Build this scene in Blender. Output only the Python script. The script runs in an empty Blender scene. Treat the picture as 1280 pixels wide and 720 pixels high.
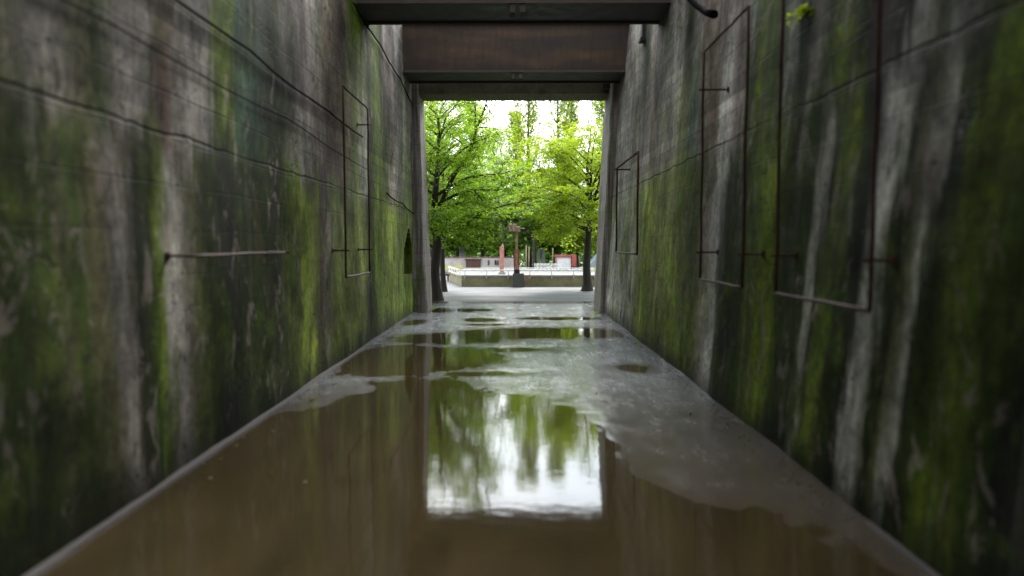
import bpy, bmesh, math, random
from mathutils import Vector, Matrix, noise, Euler
R = math.radians
scn = bpy.context.scene
COL = scn.collection
HC = 2.4                      # camera height
PITCH = math.atan(56 / 853); YAW = math.atan(4 / 853)

# ------------------------------------------------------------------ camera
cd = bpy.data.cameras.new('camera'); cam = bpy.data.objects.new('camera', cd); COL.objects.link(cam)
cd.sensor_width = 36; cd.lens = 36 * 853 / 1280; cd.clip_end = 2000; cd.clip_start = 0.05
cam.location = (0, 0, HC); cam.rotation_euler = (R(90) - PITCH, 0, YAW)
cd.dof.use_dof = True; cd.dof.focus_distance = 24; cd.dof.aperture_fstop = 0.4
scn.camera = cam
CM = Euler(cam.rotation_euler).to_matrix()

def P(px, py, Y):
    """point seen at photo pixel (px, py) at distance Y down the corridor"""
    d = CM @ Vector(((px - 640) / 853, (360 - py) / 853, -1))
    return Vector((0, 0, HC)) + d * (Y / d.y)

# ------------------------------------------------------------------ node helpers
class NT:
    def __init__(s, name):
        s.m = bpy.data.materials.new(name); s.m.use_nodes = True
        s.t = s.m.node_tree; s.t.nodes.clear()
        s.out = s.n('ShaderNodeOutputMaterial')
    def n(s, k, **kw):
        a = s.t.nodes.new(k)
        for x, v in kw.items(): setattr(a, x, v)
        return a
    def l(s, a, b): s.t.links.new(a, b)
    def inp(s, sock, v):
        if isinstance(v, bpy.types.NodeSocket): s.l(v, sock)
        elif v is not None: sock.default_value = v
    def math(s, op, a, b=None, c=None, clamp=False):
        n = s.n('ShaderNodeMath', operation=op); n.use_clamp = clamp
        s.inp(n.inputs[0], a); s.inp(n.inputs[1], b)
        if c is not None: s.inp(n.inputs[2], c)
        return n.outputs[0]
    def mix(s, f, a, b, mode='MIX'):
        n = s.n('ShaderNodeMix', data_type='RGBA', blend_type=mode)
        s.inp(n.inputs[0], f); s.inp(n.inputs[6], a); s.inp(n.inputs[7], b)
        return n.outputs[2]
    def coords(s):
        g = s.n('ShaderNodeNewGeometry')
        x = s.n('ShaderNodeSeparateXYZ'); s.l(g.outputs['Position'], x.inputs[0])
        return g.outputs['Position'], x.outputs
    def scaled(s, vec, sc):
        n = s.n('ShaderNodeVectorMath', operation='MULTIPLY'); s.l(vec, n.inputs[0]); n.inputs[1].default_value = sc
        return n.outputs[0]
    def noise(s, vec, scale=1, detail=4, rough=0.55, dist=0):
        n = s.n('ShaderNodeTexNoise'); s.l(vec, n.inputs['Vector'])
        n.inputs['Scale'].default_value = scale; n.inputs['Detail'].default_value = detail
        n.inputs['Roughness'].default_value = rough; n.inputs['Distortion'].default_value = dist
        return n.outputs[0]
    def ramp(s, f, stops, interp='LINEAR'):
        n = s.n('ShaderNodeValToRGB'); s.inp(n.inputs[0], f); cr = n.color_ramp; cr.interpolation = interp
        while len(cr.elements) < len(stops): cr.elements.new(0.5)
        for e, (p, c) in zip(cr.elements, stops):
            e.position = p; e.color = (c, c, c, 1) if isinstance(c, (int, float)) else (*c, 1)
        return n.outputs[0]
    def mr(s, v, a, b, c=0, d=1, smooth=False):
        n = s.n('ShaderNodeMapRange'); s.inp(n.inputs[0], v)
        if smooth: n.interpolation_type = 'SMOOTHSTEP'
        for i, x in enumerate((a, b, c, d)): n.inputs[i + 1].default_value = x
        return n.outputs[0]
    def bump(s, h, strength=0.4, dist=0.02):
        n = s.n('ShaderNodeBump'); s.inp(n.inputs['Height'], h)
        n.inputs['Strength'].default_value = strength; n.inputs['Distance'].default_value = dist
        return n.outputs[0]
    def bsdf(s, color, rough=0.8, normal=None, spec=0.5, metal=0.0, **kw):
        n = s.n('ShaderNodeBsdfPrincipled')
        s.inp(n.inputs['Base Color'], (*color, 1) if isinstance(color, tuple) and len(color) == 3 else color)
        s.inp(n.inputs['Roughness'], rough); s.inp(n.inputs['Metallic'], metal)
        n.inputs['Specular IOR Level'].default_value = spec
        if normal is not None: s.l(normal, n.inputs['Normal'])
        for k, v in kw.items(): n.inputs[k].default_value = v
        s.l(n.outputs[0], s.out.inputs[0])
        return n

def plain(name, col, rough=0.7, var=0.25, scale=6, metal=0.0, bump=0.15, stretch=(1, 1, 1), col2=None, spec=0.4):
    m = NT(name); p, x = m.coords(); v = m.scaled(p, stretch)
    n1 = m.noise(v, scale, 5, 0.6); n2 = m.noise(v, scale * 5.3, 3, 0.6)
    c2 = col2 or tuple(c * (1 - var * 1.6) for c in col)
    c = m.mix(m.ramp(n1, [(0.3, 0.0), (0.7, 1.0)]), (*c2, 1), (*tuple(min(1, c * (1 + var * .4)) for c in col), 1))
    c = m.mix(0.25, c, m.ramp(n2, [(0.3, 0.35), (0.7, 1.0)]), 'MULTIPLY')
    m.bsdf(c, m.mr(n1, 0.3, 0.7, max(rough - .12, 0.05), min(rough + .1, 1)), m.bump(n2, bump, 0.01), spec, metal)
    return m.m

# ------------------------------------------------------------------ wall material: streaks of moss, lime and damp
WALL_TONE = .70
PAL = dict(
    G=(.320, .300, .285), g=(.150, .140, .125), L=(.60, .60, .56), l=(.38, .385, .34), B=(.175, .118, .100), b=(.090, .062, .055),
    M=(.128, .188, .014), m=(.082, .122, .012), v=(.260, .335, .042), D=(.020, .036, .005), d=(.040, .066, .009), K=(.012, .013, .009),
    T=(.12, .19, .150), t=(.040, .072, .048), O=(.190, .195, .080), o=(.095, .098, .045), P=(.27, .225, .210))

def xD(k, px): return k / abs(px - 644)

def wall_material(name, k, upper, mid, lower, seed, top_mid, mid_low, warp_k, lean):
    """upper / mid / lower: lists of (photo column, palette letter) turned into distances along the wall"""
    m = NT(name); p, (X, Y, Z) = m.coords()
    off = m.n('ShaderNodeVectorMath', operation='ADD'); m.l(p, off.inputs[0]); off.inputs[1].default_value = (seed, seed * 1.7, 0)
    q = off.outputs[0]
    # warp of the streak position: wobbles slowly down the wall, more quickly along it
    w1 = m.math('SUBTRACT', m.noise(m.scaled(q, (0, .9, .28)), 1.0, 3), .5)
    w2 = m.math('SUBTRACT', m.noise(m.scaled(q, (0, 5.0, .7)), 1.0, 4, .6), .5)
    w3 = m.math('SUBTRACT', m.noise(m.scaled(q, (0, 26, 2.2)), 1.0, 4, .7), .5)
    yy = m.math('ADD', Y, m.math('ADD', m.math('MULTIPLY', w1, .9 * warp_k), m.math('ADD', m.math('MULTIPLY', w2, .55), m.math('MULTIPLY', w3, .22))))
    # log-scaled position so near and far streaks get equally many stops
    leanf = m.mr(Y, 4.0, 11.0, lean, 0)
    def rmp(lst, kk, zc):
        ys = m.math('ADD', yy, m.math('MULTIPLY', leanf, m.math('SUBTRACT', Z, zc)))
        lg = m.mr(m.math('LOGARITHM', m.math('MAXIMUM', ys, 1.0), 2.718281828), math.log(3.0), math.log(26.0))
        def pos(px): return max(0.0, min(1.0, (math.log(xD(kk, px)) - math.log(3.0)) / (math.log(26.0) - math.log(3.0))))
        st = sorted([(pos(px), PAL[c]) for px, c in lst], key=lambda a: a[0])[:32]
        return m.ramp(lg, st, 'EASE')
    cu, cm_, cl = rmp(upper, k[2], 6.5), rmp(mid, k[1], 4.4), rmp(lower, k[0], 1.6)
    edge = m.math('MULTIPLY', m.math('SUBTRACT', m.noise(m.scaled(q, (0, 2.8, .45)), 1, 5, .65), .5), 2.4)
    zz = m.math('ADD', Z, edge)
    f1 = m.mr(zz, mid_low - .25, mid_low + .3, 0, 1, True)
    f2 = m.mr(zz, top_mid - .8, top_mid + .8, 0, 1, True)
    c = m.mix(f2, m.mix(f1, cl, cm_), cu)
    # lime runs, damp runs
    run = m.noise(m.scaled(q, (0, 4.2, .20)), 1, 5, .58)
    c = m.mix(m.math('MULTIPLY', m.ramp(run, [(.58, 0.0), (.74, 1.0)]), .30), c, (*PAL['l'], 1))
    run2 = m.noise(m.scaled(q, (5, 2.6, .17)), 1, 5, .6)
    c = m.mix(m.math('MULTIPLY', m.ramp(run2, [(.54, 0.0), (.68, 1.0)]), .55), c, (*PAL['K'], 1))
    # broad lichen and moss patches
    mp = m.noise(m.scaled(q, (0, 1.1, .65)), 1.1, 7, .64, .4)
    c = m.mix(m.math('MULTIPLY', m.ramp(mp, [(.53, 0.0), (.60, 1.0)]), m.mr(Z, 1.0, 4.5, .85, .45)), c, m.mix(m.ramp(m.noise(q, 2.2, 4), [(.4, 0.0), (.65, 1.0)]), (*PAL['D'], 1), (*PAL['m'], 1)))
    # thick fresh moss where the wall stays wet, mostly below the joint
    fm = m.noise(m.scaled(q, (3, .55, .33)), 1.2, 6, .6, .4)
    zone = m.math('MULTIPLY', m.mr(m.math('ADD', Y, m.math('MULTIPLY', w1, 4)), 9.5, 13, .12, 1, True), m.math('SUBTRACT', 1, m.mr(zz, mid_low - .5, mid_low + .4, 0, .72, True)))
    c = m.mix(m.math('MULTIPLY', m.math('MULTIPLY', m.ramp(fm, [(.43, 0.0), (.58, 1.0)]), zone), .55), c, m.mix(m.ramp(m.noise(m.scaled(q, (2, 3, .9)), 1.4, 5, .65), [(.38, 0.0), (.62, 1.0)]), (*PAL['m'], 1), (*PAL['v'], 1)))
    sp = m.noise(m.scaled(q, (1, 1, .8)), 9, 6, .75)
    c = m.mix(.8, c, m.ramp(sp, [(.32, .30), (.50, 1.0), (.70, 1.75)]), 'MULTIPLY')
    st = m.noise(m.scaled(q, (1, 16, .9)), 1.6, 5, .7)
    c = m.mix(.65, c, m.ramp(st, [(.30, .60), (.52, 1.0), (.75, 1.35)]), 'MULTIPLY')
    # formwork joints: thin dark grooves, wandering slightly, some broken
    wob = m.math('MULTIPLY', m.math('SUBTRACT', m.noise(m.scaled(q, (0, .6, 0)), 1, 4), .5), .07)
    zj = m.math('ADD', Z, wob)
    fr = m.math('FRACT', m.math('DIVIDE', zj, .46))
    ln = m.math('SUBTRACT', 1, m.mr(m.math('ABSOLUTE', m.math('SUBTRACT', fr, .5)), 0.0, .026, 0, 1, True))
    brk = m.ramp(m.noise(m.scaled(q, (0, .45, 2.1)), 1, 3), [(.38, 0.0), (.50, 1.0)])
    ln = m.math('MULTIPLY', m.math('MULTIPLY', ln, brk), m.mr(Z, mid_low - 1.2, mid_low + .3, .12, .9))
    # the thick jagged joint above the moss line
    wob2 = m.math('MULTIPLY', m.math('SUBTRACT', m.noise(m.scaled(q, (0, 1.3, 0)), 1, 6, .65), .5), .16)
    zb = m.math('ABSOLUTE', m.math('SUBTRACT', m.math('ADD', Z, wob2), mid_low))
    big = m.math('SUBTRACT', 1, m.mr(zb, .005, .026, 0, 1, True))
    big = m.math('MULTIPLY', big, m.ramp(m.noise(m.scaled(q, (0, .3, 0)), 1, 2), [(.36, .25), (.5, 1.0)]))
    # vertical block joints
    row = m.math('FLOOR', m.math('DIVIDE', zj, .92))
    yb = m.math('FRACT', m.math('ADD', m.math('DIVIDE', Y, 1.9), m.math('MULTIPLY', row, .37)))
    vl = m.math('MULTIPLY', m.math('SUBTRACT', 1, m.mr(m.math('ABSOLUTE', m.math('SUBTRACT', yb, .5)), 0, .007, 0, 1)), m.mr(Z, 3.2, 4.2, .15, .55))
    joint = m.math('MAXIMUM', m.math('MAXIMUM', ln, big), vl)
    # every pour or block has its own tone
    wn = m.n('ShaderNodeTexWhiteNoise', noise_dimensions='2D'); cb = m.n('ShaderNodeCombineXYZ')
    m.l(m.math('FLOOR', m.math('ADD', m.math('DIVIDE', Y, 1.9), m.math('MULTIPLY', row, .37))), cb.inputs[0]); m.l(row, cb.inputs[1]); m.l(cb.outputs[0], wn.inputs['Vector'])
    c = m.mix(m.mr(Z, 2.0, 4.2, .25, 1), c, m.ramp(wn.outputs[0], [(0, .74), (1, 1.22)]), 'MULTIPLY')
    bw = m.n('ShaderNodeTexWhiteNoise', noise_dimensions='1D'); m.l(m.math('FLOOR', m.math('DIVIDE', m.math('SUBTRACT', zj, .0), .23)), bw.inputs['W'])
    c = m.mix(m.mr(Z, 2.5, 4.5, .25, .8), c, m.ramp(bw.outputs[0], [(0, (.72, .70, .69)), (1, (1.22, 1.18, 1.16))]), 'MULTIPLY')
    # flaked patches of bare pale concrete and rust blooms
    fk = m.noise(m.scaled(q, (1, 1.9, .95)), 1.9, 8, .74, .6)
    c = m.mix(m.math('MULTIPLY', m.ramp(fk, [(.57, 0.0), (.61, 1.0)]), .6), c, (*PAL['P'], 1))
    c = m.mix(m.math('MULTIPLY', m.ramp(fk, [(.36, 1.0), (.40, 0.0)]), .6), c, (*PAL['K'], 1))
    rs = m.noise(m.scaled(q, (3, 1.3, .5)), 1.1, 6, .6)
    c = m.mix(m.math('MULTIPLY', m.ramp(rs, [(.60, 0.0), (.72, 1.0)]), .35), c, (.115, .062, .045, 1))
    # cracks
    vo = m.n('ShaderNodeTexVoronoi', feature='DISTANCE_TO_EDGE'); vo.inputs['Scale'].default_value = .8
    wv = m.n('ShaderNodeVectorMath', operation='ADD'); m.l(q, wv.inputs[0])
    nz = m.n('ShaderNodeTexNoise'); m.l(q, nz.inputs['Vector']); nz.inputs['Scale'].default_value = 1.8; nz.inputs['Detail'].default_value = 5
    m.l(m.scaled(nz.outputs['Color'], (1.1, 1.1, 1.1)), wv.inputs[1]); m.l(wv.outputs[0], vo.inputs['Vector'])
    crk = m.math('MULTIPLY', m.math('SUBTRACT', 1, m.mr(vo.outputs['Distance'], 0, .012, 0, 1)), m.ramp(m.noise(q, .7, 2), [(.5, 0.0), (.6, .8)]))
    joint = m.math('MAXIMUM', joint, crk)
    c = m.mix(m.math('MULTIPLY', joint, .85), c, (.012, .012, .009, 1))
    pb = m.noise(m.scaled(q, (1, .8, .40)), 1.0, 6, .60, .5)
    c = m.mix(1.0, c, m.ramp(pb, [(.34, .42), (.46, .85), (.54, 1.15), (.66, 1.9)]), 'MULTIPLY')
    ty = m.math('SUBTRACT', m.math('FRACT', m.math('DIVIDE', Y, .95)), .5); tz = m.math('SUBTRACT', m.math('FRACT', m.math('DIVIDE', Z, .92)), .27)
    td = m.math('SQRT', m.math('ADD', m.math('MULTIPLY', ty, ty), m.math('MULTIPLY', tz, tz)))
    c = m.mix(m.math('MULTIPLY', m.math('SUBTRACT', 1, m.mr(td, .016, .026)), .8), c, (.01, .01, .008, 1))
    # darker towards the very foot
    foot = m.mr(m.math('ADD', Z, m.math('MULTIPLY', w2, .5)), .0, .5, .75, 0, True)
    c = m.mix(foot, c, (*PAL['K'], 1))
    c = m.mix(1.0, c, (WALL_TONE, WALL_TONE, WALL_TONE * .97, 1), 'MULTIPLY')
    rough = m.mr(run2, .45, .62, .92, .72)
    hgt = m.math('SUBTRACT', m.math('ADD', m.math('MULTIPLY', sp, .5), m.math('MULTIPLY', m.noise(q, 30, 4, .7), .25)), m.math('MULTIPLY', joint, .9))
    m.bsdf(c, rough, m.bump(hgt, .60, .022), .12)
    return m.m

LU = [(0,'o'),(60,'g'),(100,'o'),(125,'d'),(150,'g'),(172,'G'),(195,'B'),(212,'b'),(230,'G'),(256,'g'),(272,'m'),(288,'d'),(300,'t'),(325,'D'),(350,'D'),(362,'g'),(380,'P'),(398,'G'),(412,'B'),(432,'b'),(444,'m'),(456,'M'),(463,'D'),(472,'m'),(480,'D'),(486,'P'),(500,'G'),(512,'g'),(522,'G')]
LM = [(0,'o'),(60,'G'),(115,'o'),(132,'d'),(155,'G'),(185,'G'),(200,'b'),(212,'B'),(235,'G'),(262,'G'),(272,'m'),(290,'m'),(304,'t'),(325,'t'),(342,'K'),(356,'D'),(364,'g'),(380,'G'),(400,'P'),(420,'B'),(434,'b'),(446,'m'),(458,'l'),(464,'D'),(474,'m'),(484,'d'),(492,'P'),(500,'G'),(508,'m'),(516,'o'),(524,'G')]
LL = [(0,'D'),(35,'D'),(55,'d'),(80,'o'),(100,'d'),(130,'o'),(146,'g'),(158,'G'),(166,'g'),(172,'K'),(192,'D'),(202,'m'),(218,'G'),(232,'g'),(242,'o'),(262,'D'),(285,'K'),(325,'D'),(352,'K'),(368,'m'),(378,'v'),(394,'v'),(402,'b'),(410,'P'),(418,'m'),(430,'D'),(442,'m'),(452,'O'),(462,'D'),(474,'M'),(488,'v'),(500,'M'),(512,'m')]
RU = [(1278,'G'),(1256,'l'),(1248,'m'),(1232,'m'),(1222,'L'),(1192,'l'),(1180,'o'),(1166,'m'),(1155,'G'),(1135,'L'),(1124,'K'),(1106,'b'),(1088,'b'),(1074,'m'),(1050,'d'),(1035,'G'),(1010,'d'),(994,'D'),(980,'g'),(968,'m'),(952,'d'),(940,'T'),(925,'B'),(900,'P'),(880,'B'),(868,'G'),(858,'K'),(848,'G'),(826,'g'),(812,'P'),(804,'K'),(790,'G')]
RM = [(1278,'o'),(1256,'d'),(1244,'D'),(1226,'o'),(1205,'G'),(1190,'l'),(1176,'m'),(1164,'o'),(1152,'L'),(1136,'L'),(1124,'K'),(1108,'b'),(1086,'b'),(1076,'D'),(1062,'m'),(1046,'M'),(1030,'d'),(1010,'g'),(992,'D'),(978,'l'),(962,'m'),(945,'M'),(932,'D'),(920,'P'),(905,'L'),(890,'B'),(876,'P'),(862,'T'),(850,'O'),(834,'G'),(815,'P'),(795,'G')]
RL = [(1278,'K'),(1250,'D'),(1238,'d'),(1215,'m'),(1180,'m'),(1166,'D'),(1148,'K'),(1140,'l'),(1122,'o'),(1114,'K'),(1106,'D'),(1096,'l'),(1080,'L'),(1066,'K'),(1044,'D'),(1036,'M'),(1024,'m'),(1014,'K'),(1006,'l'),(996,'D'),(972,'D'),(955,'M'),(934,'m'),(922,'D'),(900,'D'),(892,'L'),(876,'P'),(866,'m'),(842,'M'),(820,'O'),(806,'v'),(784,'l')]
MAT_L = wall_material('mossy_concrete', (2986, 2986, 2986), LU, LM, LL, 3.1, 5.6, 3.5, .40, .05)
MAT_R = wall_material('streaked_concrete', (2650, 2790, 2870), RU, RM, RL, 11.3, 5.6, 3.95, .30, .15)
# weathered concrete without moss for piers, lintels
def pier_mat():
    m = NT('grey_concrete'); p, (X, Y, Z) = m.coords()
    st = m.noise(m.scaled(p, (9, 9, .35)), 1, 5, .65)
    c = m.ramp(st, [(.3, (.045, .038, .034)), (.45, (.15, .128, .118)), (.6, (.27, .235, .215)), (.75, (.40, .37, .345))])
    mo = m.noise(m.scaled(p, (2, 2, .5)), 1.3, 5, .6)
    c = m.mix(m.math('MULTIPLY', m.ramp(mo, [(.52, 0.0), (.62, .9)]), m.mr(Z, 0, 7, 1, .4)), c, (.08, .105, .02, 1))
    fr = m.math('FRACT', m.math('DIVIDE', Z, .46)); ln = m.math('SUBTRACT', 1, m.mr(m.math('ABSOLUTE', m.math('SUBTRACT', fr, .5)), 0, .03))
    c = m.mix(m.math('MULTIPLY', ln, .5), c, (.02, .018, .015, 1))
    n2 = m.noise(p, 14, 5, .7)
    c = m.mix(.5, c, m.ramp(n2, [(.3, .45), (.7, 1.2)]), 'MULTIPLY')
    m.bsdf(c, .85, m.bump(m.math('ADD', n2, st), .5, .03), .3)
    return m.m
MAT_PIER = pier_mat()
MAT_LINTEL = plain('lintel_concrete', (.125, .12, .072), .85, .35, 2.2, bump=.4, col2=(.05, .048, .03))

def rust_mat():
    m = NT('rusted_steel'); p, (X, Y, Z) = m.coords()
    a = m.noise(m.scaled(p, (.35, 1, 1.6)), 1.1, 5, .5); b = m.noise(m.scaled(p, (7, 7, 1.2)), 1, 5, .65)
    c = m.ramp(a, [(.32, (.020, .011, .009)), (.5, (.030, .016, .008)), (.66, (.062, .031, .013)), (.8, (.030, .018, .011))])
    c = m.mix(.6, c, m.ramp(b, [(.3, .35), (.7, 1.3)]), 'MULTIPLY')
    m.bsdf(c, .75, m.bump(b, .4, .02), .4)
    return m.m
MAT_RUST = rust_mat()
MAT_DARKSTEEL = plain('dark_steel', (.028, .024, .022), .65, .4, 3, col2=(.012, .010, .010))
MAT_FLANGE = plain('pale_steel_lit_edge', (.065, .053, .042), .8, .4, 3, col2=(.05, .04, .034), spec=.15)  # edge strips and hangers; the edge's lit look is put into the colour
MAT_PIPE = plain('rusty_pipe', (.080, .032, .022), .85, .4, 9, col2=(.020, .011, .010), bump=.4, spec=.1)
MAT_PIPE_PALE = plain('worn_bright_pipe', (.085, .055, .046), .7, .3, 9, col2=(.035, .02, .016), bump=.4, spec=.3)
MAT_CABLE = plain('black_cable', (.010, .010, .010), .95, .2, 9, spec=.02)

# ------------------------------------------------------------------ object helpers
def tag(o, label=None, cat=None, group=None, kind=None):
    for k, v in (('label', label), ('category', cat), ('group', group), ('kind', kind)):
        if v: o[k] = v
    return o
def empty(name, loc, rz=0, **kw):
    o = bpy.data.objects.new(name, None); COL.objects.link(o); o.location = loc; o.rotation_euler = (0, 0, rz)
    o.empty_display_size = .2
    tag(o, **kw); return o
class MB:
    def __init__(s, org=(0, 0, 0)): s.v = []; s.f = []; s.o = Vector(org)
    def add(s, vs, fs):
        b = len(s.v); s.v += [tuple(Vector(v) - s.o) for v in vs]; s.f += [tuple(b + i for i in f) for f in fs]; return s
    def box(s, x0, x1, y0, y1, z0, z1):
        return s.add([(x, y, z) for z in (z0, z1) for y in (y0, y1) for x in (x0, x1)],
                     [(0, 2, 3, 1), (4, 5, 7, 6), (0, 1, 5, 4), (2, 6, 7, 3), (0, 4, 6, 2), (1, 3, 7, 5)])
    def tube(s, pts, rad, seg=8, cap=True):
        pts = [Vector(p) for p in pts]; n = len(pts); b = len(s.v)
        if not isinstance(rad, (list, tuple)): rad = [rad] * n
        ref = Vector((0.31, 0.17, 0.93))
        for i, p in enumerate(pts):
            t = (pts[min(i + 1, n - 1)] - pts[max(i - 1, 0)]).normalized()
            if abs(t.dot(ref)) > .97: r_ = Vector((1, .1, 0))
            else: r_ = ref
            u = t.cross(r_).normalized(); w = t.cross(u)
            for k in range(seg):
                a = 2 * math.pi * k / seg
                s.v.append(tuple(p + (u * math.cos(a) + w * math.sin(a)) * rad[i] - s.o))
        for i in range(n - 1):
            for k in range(seg):
                a = b + i * seg + k; c = b + i * seg + (k + 1) % seg
                s.f.append((a, c, c + seg, a + seg))
        if cap:
            s.f.append(tuple(b + k for k in range(seg))[::-1]); s.f.append(tuple(b + (n - 1) * seg + k for k in range(seg)))
        return s
    def build(s, name, mat, parent=None, smooth=False, bevel=0):
        me = bpy.data.meshes.new(name); me.from_pydata(s.v, [], s.f); me.validate(); me.update()
        if bevel:
            bm = bmesh.new(); bm.from_mesh(me); bmesh.ops.recalc_face_normals(bm, faces=bm.faces)
            bmesh.ops.bevel(bm, geom=[e for e in bm.edges if len(e.link_faces) == 2 and e.calc_face_angle(0) > .5], offset=bevel, segments=2, affect='EDGES', profile=.6)
            bm.to_mesh(me); bm.free()
        me.materials.append(mat)
        if smooth: me.polygons.foreach_set('use_smooth', [True] * len(me.polygons))
        o = bpy.data.objects.new(name, me); COL.objects.link(o)
        if parent: o.parent = parent
        else: o.location = s.o
        return o

# ------------------------------------------------------------------ the corridor walls
WALL_TOP = 11.5; Y0, Y1 = -9.0, 24.2
def inner_x(side, y, z):
    base, bat = (3.50, .0) if side < 0 else (3.02, .055)
    n = noise.noise(Vector((side * 7, y * .45, z * .45))) * .05 + noise.noise(Vector((side * 3, y * 2.1, z * 2.1))) * .014
    return side * (base + bat * z + n)
def make_wall(side, mat, name, label, hole=None):
    dy, dz = .15, .15
    ny = round((Y1 - Y0) / dy); nz = round(WALL_TOP / dz)
    mb = MB(); vid = {}
    def V(i, j):
        if (i, j) not in vid:
            y = Y0 + (Y1 - Y0) * i / ny; z = -.15 + (WALL_TOP + .15) * j / nz
            vid[(i, j)] = len(mb.v); mb.v.append((inner_x(side, y, z), y, z))
        return vid[(i, j)]
    def rev(f): return f if side < 0 else f[::-1]
    inside = set()
    for i in range(ny):
        for j in range(nz):
            y = Y0 + (Y1 - Y0) * (i + .5) / ny; z = -.15 + (WALL_TOP + .15) * (j + .5) / nz
            if hole and hole(y, z): inside.add((i, j)); continue
            mb.f.append(rev((V(i, j), V(i, j + 1), V(i + 1, j + 1), V(i + 1, j))))
    # recess behind the hole
    for (i, j) in inside:
        q = [(i, j), (i, j + 1), (i + 1, j + 1), (i + 1, j)]
        back = [(mb.v[V(*a)][0] + side * 1.0, mb.v[V(*a)][1], mb.v[V(*a)][2]) for a in q]
        b = len(mb.v); mb.v += back; mb.f.append(rev((b, b + 1, b + 2, b + 3)))
        for (da, a0, a1, k0, k1) in (((-1, 0), q[0], q[1], 0, 1), ((0, 1), q[1], q[2], 1, 2), ((1, 0), q[2], q[3], 2, 3), ((0, -1), q[3], q[0], 3, 0)):
            if (i + da[0], j + da[1]) not in inside: mb.f.append((V(*a0), V(*a1), b + k1, b + k0))
    xo = side * 10.5
    b = len(mb.v); mb.v += [(xo, Y0, -.15), (xo, Y0, WALL_TOP), (xo, Y1, -.15), (xo, Y1, WALL_TOP)]
    mb.f.append((b, b + 2, b + 3, b + 1))
    mb.f.append(tuple([V(i, nz) for i in range(ny + 1)] + [b + 3, b + 1]))
    mb.f.append(tuple([V(0, j) for j in range(nz + 1)] + [b + 1, b]))
    mb.f.append(tuple([V(ny, j) for j in range(nz + 1)] + [b + 3, b + 2]))
    o = mb.build(name, mat, smooth=False)
    return tag(o, label, 'wall')
def hole(y, z):
    c = 22.4; w = .72 if z < 2.15 else .72 * max(0, 1 - ((z - 2.15) / .75) ** 1.6)
    return 1.3 < z < 2.9 and abs(y - c) < w
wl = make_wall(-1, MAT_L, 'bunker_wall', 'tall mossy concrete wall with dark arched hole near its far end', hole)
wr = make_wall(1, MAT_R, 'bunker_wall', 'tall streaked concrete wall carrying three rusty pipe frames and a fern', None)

def pier(side, x_bot, x_top, y0, y1, out, z1, label):
    mb = MB(); n = 26
    rows = []
    for j in range(n + 1):
        z = -.1 + (z1 + .1) * j / n
        x = x_bot + (x_top - x_bot) * z / z1
        r = []
        for (xx, yy) in ((side * out, y0), (side * (x + .5 * (out - x)), y0), (side * (x + .05), y0), (side * x, y0 + .06), (side * (x + .02), (y0 + y1) / 2), (side * x, y1 - .06), (side * (x + .06), y1), (side * out, y1)):
            nn = noise.noise(Vector((xx * 1.3, yy * 1.3, z * 1.6))) * .035
            r.append((xx + nn, yy + nn * .7, z))
        rows.append(r)
    k = len(rows[0])
    for r in rows: mb.v += r
    for j in range(n):
        for i in range(k):
            a, b_ = j * k + i, j * k + (i + 1) % k
            mb.f.append((a, b_, b_ + k, a + k))
    mb.f.append(tuple(range(k))[::-1]); mb.f.append(tuple(n * k + i for i in range(k)))
    o = mb.build('pier', MAT_PIER)
    bm = bmesh.new(); bm.from_mesh(o.data); bmesh.ops.recalc_face_normals(bm, faces=bm.faces); bm.to_mesh(o.data); bm.free()
    return tag(o, label, 'pier')
pier(-1, 3.04, 3.34, 23.45, 25.0, 10.0, 9.3, 'grey brown concrete pier closing the mossy wall beside the dark arched hole')
pier(1, 2.86, 3.28, 23.0, 25.0, 10.0, 9.3, 'pale grey fluted concrete pier at the far end beside the small pipe frame')

# ------------------------------------------------------------------ overhead beams and lintel
def girder(y_near, y_far, zb, label, web_h=1.5, dark=False):
    t = empty('steel_girder', (0, (y_near + y_far) / 2, zb), label=label, cat='girder', group='steel girders spanning the passage')
    o = (0, (y_near + y_far) / 2, zb); w0, w1 = -4.6, 4.4
    MB(o).box(w0, w1, y_near, y_far, zb, zb + .045).build('bottom_flange', MAT_DARKSTEEL, t)
    MB(o).box(w0, w1, y_near - .012, y_near - .002, zb - .01, zb + .06).build('flange_edge', MAT_FLANGE, t)
    MB(o).box(w0, w1, y_near + .10, y_near + .14, zb + .047, zb + web_h).build('web', MAT_RUST, t)
    MB(o).box(w0, w1, y_far - .14, y_far - .10, zb + .047, zb + web_h).build('web', MAT_RUST, t)
    MB(o).box(w0, w1, y_near, y_far, zb + web_h + .002, zb + web_h + .05).build('top_flange', MAT_DARKSTEEL, t)
    MB(o).box(w0, w1, y_far - .09, y_far, zb - .055, zb - .003).build('angle', MAT_FLANGE, t)
    for dx in (-.11, .11):
        b = MB(o); b.box(.05 + dx - .06, .05 + dx + .06, y_near + .02, y_near + .35, zb - .2, zb - .012)
        b.build('hanger', MAT_FLANGE, t, bevel=.01)
    return t
girder(15.45, 16.8, 7.70, 'dark broad steel girder overhead, the nearer of the two')
girder(21.65, 22.95, 7.72, 'rust brown steel girder overhead just before the far lintel')
dk = MB((0, -2, 10.2)); dk.box(-5, 5, -9, 9.5, 10.2, 10.7)  # unseen slab added overhead to darken the near walls
tag(dk.build('shade_slab', MAT_LINTEL), 'unseen slab added over the near end of the passage to shade it', 'slab')
lt = empty('lintel', (0, 24.2, 7.55), label='olive grey concrete lintel capping the far opening', cat='lintel')
lm = MB((0, 24.2, 7.55)); n = 150
rnd = random.Random(5)
low = [7.50 + rnd.uniform(-.012, .01) for _ in range(n + 1)]
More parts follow.
